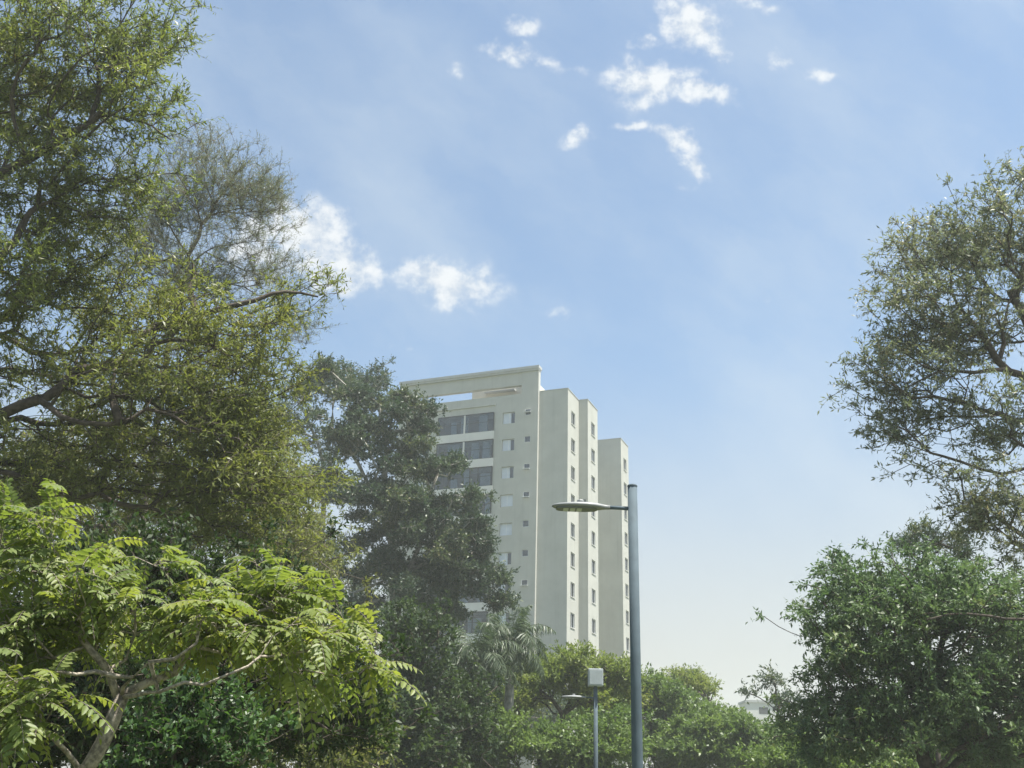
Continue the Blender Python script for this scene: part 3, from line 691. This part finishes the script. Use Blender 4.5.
# 7 eucalyptus in front of the tower
BG = 'trees before the tower'
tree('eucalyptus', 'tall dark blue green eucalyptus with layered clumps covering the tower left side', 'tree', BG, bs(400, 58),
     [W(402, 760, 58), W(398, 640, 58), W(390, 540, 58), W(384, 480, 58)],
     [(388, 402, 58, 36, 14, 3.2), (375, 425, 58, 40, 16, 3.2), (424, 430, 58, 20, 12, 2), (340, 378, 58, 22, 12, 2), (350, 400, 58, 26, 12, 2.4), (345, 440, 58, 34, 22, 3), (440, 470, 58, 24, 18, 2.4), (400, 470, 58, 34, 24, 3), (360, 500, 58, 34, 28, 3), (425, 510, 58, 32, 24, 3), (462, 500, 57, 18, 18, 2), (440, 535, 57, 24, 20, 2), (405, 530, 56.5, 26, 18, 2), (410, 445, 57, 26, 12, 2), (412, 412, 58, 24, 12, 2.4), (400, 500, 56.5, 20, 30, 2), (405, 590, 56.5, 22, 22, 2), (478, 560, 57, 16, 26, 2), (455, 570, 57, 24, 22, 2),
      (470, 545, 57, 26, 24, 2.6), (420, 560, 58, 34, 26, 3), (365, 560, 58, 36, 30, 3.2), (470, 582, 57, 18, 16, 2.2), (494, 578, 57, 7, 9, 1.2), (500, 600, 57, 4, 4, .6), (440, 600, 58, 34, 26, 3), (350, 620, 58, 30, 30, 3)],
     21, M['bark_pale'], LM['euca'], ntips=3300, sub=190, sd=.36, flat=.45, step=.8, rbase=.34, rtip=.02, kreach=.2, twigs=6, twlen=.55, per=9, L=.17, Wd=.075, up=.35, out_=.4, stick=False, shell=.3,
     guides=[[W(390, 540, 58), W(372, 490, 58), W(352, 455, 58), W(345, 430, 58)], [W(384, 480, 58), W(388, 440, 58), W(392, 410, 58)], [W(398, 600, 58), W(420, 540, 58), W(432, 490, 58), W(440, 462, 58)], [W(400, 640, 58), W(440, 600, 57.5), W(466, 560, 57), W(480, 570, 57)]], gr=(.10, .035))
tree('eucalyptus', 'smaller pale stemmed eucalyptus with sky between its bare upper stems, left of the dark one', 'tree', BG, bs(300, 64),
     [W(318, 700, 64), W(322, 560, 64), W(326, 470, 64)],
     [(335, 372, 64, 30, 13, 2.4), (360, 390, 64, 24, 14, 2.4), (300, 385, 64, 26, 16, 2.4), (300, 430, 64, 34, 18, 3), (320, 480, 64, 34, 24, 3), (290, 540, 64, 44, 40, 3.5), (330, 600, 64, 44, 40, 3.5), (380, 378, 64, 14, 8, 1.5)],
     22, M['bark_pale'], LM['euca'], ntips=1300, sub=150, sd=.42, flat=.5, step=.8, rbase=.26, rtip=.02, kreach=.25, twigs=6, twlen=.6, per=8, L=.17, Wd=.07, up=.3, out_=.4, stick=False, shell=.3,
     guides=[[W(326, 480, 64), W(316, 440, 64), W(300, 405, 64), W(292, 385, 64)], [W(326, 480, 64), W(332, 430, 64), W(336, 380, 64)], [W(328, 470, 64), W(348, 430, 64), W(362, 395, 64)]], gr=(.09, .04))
# 8 dark bushy tree below the eucalyptus
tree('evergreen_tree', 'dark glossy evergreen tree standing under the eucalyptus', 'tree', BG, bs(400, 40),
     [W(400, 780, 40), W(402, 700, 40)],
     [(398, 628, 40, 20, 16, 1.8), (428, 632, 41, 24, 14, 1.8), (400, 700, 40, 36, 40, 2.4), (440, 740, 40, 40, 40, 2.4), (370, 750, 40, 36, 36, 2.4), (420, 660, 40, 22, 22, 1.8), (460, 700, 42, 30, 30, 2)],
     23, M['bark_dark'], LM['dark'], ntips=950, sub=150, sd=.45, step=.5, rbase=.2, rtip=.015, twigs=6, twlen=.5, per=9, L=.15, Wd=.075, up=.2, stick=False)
tree('broadleaf_tree', 'olive brown tree filling the low gap between feather leaved tree and eucalyptus', 'tree', BG, bs(330, 26),
     [W(330, 780, 26), W(330, 700, 26)],
     [(330, 690, 26, 50, 40, 1.8), (290, 740, 26, 60, 40, 1.8), (360, 750, 26, 40, 40, 1.6), (300, 640, 27, 50, 30, 1.6), (220, 640, 27, 60, 60, 2), (180, 740, 27, 90, 60, 2), (60, 700, 27, 100, 90, 2.4)],
     24, M['bark_mid'], LM['mixed'], ntips=1100, sub=170, sd=.4, step=.4, rbase=.16, rtip=.01, twigs=6, twlen=.5, per=9, L=.11, Wd=.04, up=-.1, droop_dir=.3, stick=False)

# 9 palm
def palm(px, py, d, label, seed, n=24, fl=2.3, name='palm_tree'):
    rng = np.random.default_rng(seed); top = W(px, py, d)
    R = empty(name, (top[0], top[1], 0), label, 'palm tree', BG)
    h = top[2]
    MB().rings([[(r * math.cos(a) + .25 * math.sin(z / h * 2), r * math.sin(a), z) for a in np.linspace(0, 6.283, 10, endpoint=False)] for z, r in ((-.1, .3), (1, .22), (h * .4, .19), (h * .7, .2), (h * .95, .16), (h + .1, .1))]).build('trunk', M['bark_pale'], R, smooth=True)
    ox = .25 * math.sin(2)
    for k in range(n):
        az = k * 2.39996 + rng.random() * .3; el = math.radians(78 - 105 * (k / n) ** .8); Lf = fl * (.8 + .35 * rng.random())
        pos = np.array([ox, 0, h]); dr = np.array([math.cos(az) * math.cos(el), math.sin(az) * math.cos(el), math.sin(el)])
        pts = [pos]; N = 22
        for i in range(N):
            dr = unit(dr + np.array([0, 0, -1]) * (.045 + .07 * i / N)); pos = pos + dr * Lf / N; pts.append(pos)
        pts = np.array(pts); T = unit(np.gradient(pts, axis=0)); S = unit(np.cross(T, [0, 0, 1.])); U_ = np.cross(S, T)
        P_ = []; D_ = []; N_ = []; L_ = []
        for i in range(3, N + 1):
            for q in range(3):
                for sd in (1, -1):
                    f = i / N; p_ = pts[i] - T[i] * q * Lf / N / 3
                    P_.append(p_); D_.append(unit(S[i] * sd * .8 + T[i] * .55 - np.array([0, 0, .55]) + rng.normal(size=3) * .15 + U_[i] * rng.normal() * .3)); N_.append(U_[i] + rng.normal(size=3) * .3); L_.append(.55 * math.sin(math.pi * (.15 + .8 * f)) + .12)
        v, f = sticks(pts[:-1], pts[1:], .022)
        P_, D_, N_, L_ = map(np.array, (P_, D_, N_, L_))
        leaves_mesh(P_, D_, N_, L_, np.full(len(L_), .045), rng.random(len(L_)), 'frond', LM['palm'], R, fold=.1, droop=.35, extra=(v, f, .9))
palm(505, 640, 46, 'drooping feathery palm in front of the tower foot', 31)
palm(470, 655, 44, 'lower second palm under the eucalyptus, left of the drooping one', 32, n=20, fl=2.2)

# 10 low trees in front of the tower foot
def lowtree(i, px, d, clumps, label, lm='lime', **kw):
    cy = min(c[1] for c in clumps)
    a = dict(ntips=900, sub=75, sd=.36, flat=.5, step=.5, rbase=.16, rtip=.014, twigs=7, twlen=.55, per=10, L=.15, Wd=.065, up=.3, stick=False); a.update(kw)
    tree(a.pop('name', 'broadleaf_tree'), label, 'tree', BG, bs(px, d), [W(px, 790, d), W(px, 760, d), W(px + 3, cy + 45, d)], clumps, 40 + i, M[a.pop('bark', 'bark_dark')], LM[lm], **a)
lowtree(1, 560, 50, [(575, 668, 50, 34, 11, 2.2), (610, 672, 50, 22, 12, 2), (540, 680, 50, 26, 14, 2), (520, 700, 50, 22, 14, 1.8), (600, 695, 50, 30, 14, 2.2)],
        'flat topped fresh green tree in front of the tower base, behind the boxed lamp', ntips=700, guides=[[W(563, 715, 50), W(552, 700, 50), W(540, 688, 50)], [W(563, 715, 50), W(572, 695, 50), W(585, 680, 50)]], gr=(.07, .03))
lowtree(2, 540, 44, [(530, 745, 44, 50, 22, 2), (575, 752, 44, 40, 24, 2), (500, 730, 44, 26, 18, 1.8), (480, 760, 44, 30, 20, 1.8), (615, 740, 44, 30, 26, 2), (600, 785, 44, 60, 16, 2), (520, 785, 44, 60, 16, 2)], 'low bushy green tree at the bottom middle, left of the tall lamp', 'mid')
lowtree(3, 665, 58, [(650, 700, 58, 34, 22, 2.6), (690, 715, 58, 34, 24, 2.6), (690, 755, 58, 44, 26, 2.6), (680, 785, 58, 60, 18, 2.6), (650, 745, 58, 40, 26, 2.6), (620, 690, 58, 22, 18, 2), (600, 715, 58, 22, 18, 2)], 'rounded mid green tree just right of the tall lamp post', 'mid', L=.17, Wd=.075, ntips=1200)
lowtree(4, 700, 66, [(688, 683, 66, 20, 10, 2), (703, 690, 66, 12, 8, 1.5), (668, 688, 66, 14, 8, 1.5)], 'small crowned tree rising highest behind the rounded one right of the lamp', 'lime', ntips=160, sub=40)
lowtree(5, 740, 54, [(718, 735, 54, 34, 18, 2.4), (760, 755, 54, 34, 22, 2.4), (700, 750, 54, 36, 22, 2.4), (790, 750, 54, 34, 22, 2.4)], 'green tree before the small white rooftop, between lamp and right trees', 'mid', L=.17, Wd=.075, ntips=1300)
lowtree(6, 640, 90, [(560, 715, 90, 50, 16, 4), (640, 720, 90, 60, 22, 4), (720, 735, 90, 60, 18, 4), (480, 720, 90, 60, 30, 4), (790, 745, 90, 60, 18, 4)], 'far dull green trees seen in gaps at the foot of the tower', 'euca', ntips=700, L=.25, Wd=.12, sd=.7, twlen=.8)

lowtree(7, 900, 42, [(800, 765, 42, 50, 22, 2), (880, 760, 42, 60, 26, 2), (960, 755, 42, 60, 30, 2), (1030, 750, 42, 50, 30, 2)], 'shaded low tree seen in gaps beneath the dense tree in the lower right corner', 'mid', ntips=1000)
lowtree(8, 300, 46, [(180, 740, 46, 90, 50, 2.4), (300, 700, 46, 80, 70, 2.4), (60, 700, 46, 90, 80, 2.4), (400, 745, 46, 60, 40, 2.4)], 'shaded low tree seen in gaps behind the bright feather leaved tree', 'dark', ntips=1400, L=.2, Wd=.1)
# 11 dense tree, lower right
tree('dense_tree', 'dense deep green rounded tree filling the lower right corner', 'tree', TR, bs(930, 27),
     [W(930, 790, 27), W(925, 700, 27), W(915, 640, 27)],
     [(868, 597, 27, 42, 34, 2.0), (920, 600, 27, 70, 44, 2.4), (858, 650, 27, 46, 45, 2.2), (990, 610, 27, 60, 40, 2.4), (826, 700, 27, 16, 34, 1.4), (855, 730, 27, 60, 44, 2.4), (930, 690, 27, 90, 60, 2.6), (1000, 720, 27, 80, 60, 2.6), (826, 622, 27, 18, 30, 1.3), (806, 752, 27, 16, 16, 1.2), (842, 560, 27, 12, 7, .7), (1050, 660, 27, 50, 90, 2.6), (905, 560, 27, 24, 9, 1)],
     51, M['bark_dark'], LM['cool'], ntips=2300, sub=330, sd=.33, step=.35, rbase=.22, rtip=.010, twigs=6, twlen=.42, per=9, L=.12, Wd=.042, up=.15, droop_dir=.25, stick=False,
     guides=[[W(1080, 600, 25), W(1024, 618, 24.8), W(990, 616, 24.7), W(950, 612, 24.6), (W(925, 618, 24.6))]], gr=(.05, .02))
# 12 open crowned tree, right
tree('open_tree', 'open crowned grey green tree with dark branches against the sky at the right edge', 'tree', TR, bs(1130, 21),
     [W(1110, 640, 21), W(1085, 520, 21), W(1060, 420, 21), W(1035, 340, 21), W(1010, 290, 21)],
     [(985, 235, 21, 60, 38, 1.8), (925, 265, 21, 48, 40, 1.6), (1040, 230, 21, 60, 50, 2.0), (900, 325, 21, 34, 34, 1.4), (880, 380, 21, 32, 26, 1.2), (940, 330, 21, 50, 50, 1.8, .7), (1000, 320, 21, 60, 50, 2.0, .6), (930, 400, 21, 50, 36, 1.6, .7), (1000, 420, 21, 50, 40, 1.8, .8),
      (905, 430, 21, 34, 24, 1.2, .8), (925, 465, 20.5, 22, 20, .8, .7), (985, 500, 20.5, 28, 30, 1, .9), (1005, 535, 20.5, 34, 45, 1.2, .9), (970, 530, 20.5, 16, 22, .8), (1015, 185, 21, 22, 12, 1)],
     52, M['bark_dark'], LM['grey'], ntips=1250, sub=280, sd=.26, step=.3, rbase=.20, rtip=.006, twigs=5, twlen=.38, per=8, L=.10, Wd=.030, up=.1, shell=.28,
     guides=[[W(1050, 390, 21), W(1010, 370, 20.9), W(985, 345, 20.8), W(960, 305, 20.8), W(940, 285, 20.8)], [W(1010, 370, 20.9), W(975, 372, 20.8), W(940, 372, 20.7), W(905, 385, 20.7)],
             [W(1085, 500, 21), W(1040, 468, 20.6), W(1000, 473, 20.5), W(960, 463, 20.5), W(930, 452, 20.5)], [W(1000, 358, 20.9), W(1006, 320, 20.8), W(1016, 290, 20.8)], [W(1060, 430, 21), W(1000, 415, 20.7), W(950, 400, 20.6), W(915, 398, 20.6)]], gr=(.055, .014), sides=7)
tree('slender_tree', 'wispy dark twig top poking above the dense tree near the open crowned one', 'tree', TR, bs(930, 34),
     [W(932, 700, 34), W(928, 600, 34), W(924, 555, 34)],
     [(922, 535, 34, 16, 10, .8), (945, 545, 34, 18, 10, .8), (905, 552, 34, 14, 8, .7), (960, 555, 34, 14, 8, .7)],
     53, M['bark_dark'], LM['euca'], ntips=110, sub=30, sd=.2, step=.4, rbase=.08, rtip=.008, twigs=5, twlen=.4, per=8, L=.12, Wd=.035)
tree('slender_tree', 'thin see through bush of fine twigs beside the small white rooftop', 'tree', TR, bs(782, 60),
     [W(780, 780, 60), W(778, 720, 60)],
     [(746, 694, 60, 8, 3, .5), (772, 680, 60, 6, 6, .6), (784, 700, 60, 6, 12, 1)],
     54, M['bark_dark'], LM['euca'], ntips=46, sub=20, sd=.15, step=.4, rbase=.08, rtip=.012, twigs=5, twlen=.6, per=7, L=.2, Wd=.07, stick=False)

# ------------------------------------------------------------------ haze
def haze():
    mt, q, out = mat('haze_air')
    v = q.n('ShaderNodeVolumePrincipled'); v.inputs['Density'].default_value = .00115; v.inputs['Color'].default_value = (.93, 1, .92, 1); v.inputs['Anisotropy'].default_value = .25
    q.l(v.outputs[0], out.inputs['Volume'])
    o = MB().box(-640, 640, -640, 640, -2, 60).build('haze', mt); tag(o, kind='stuff')
haze()
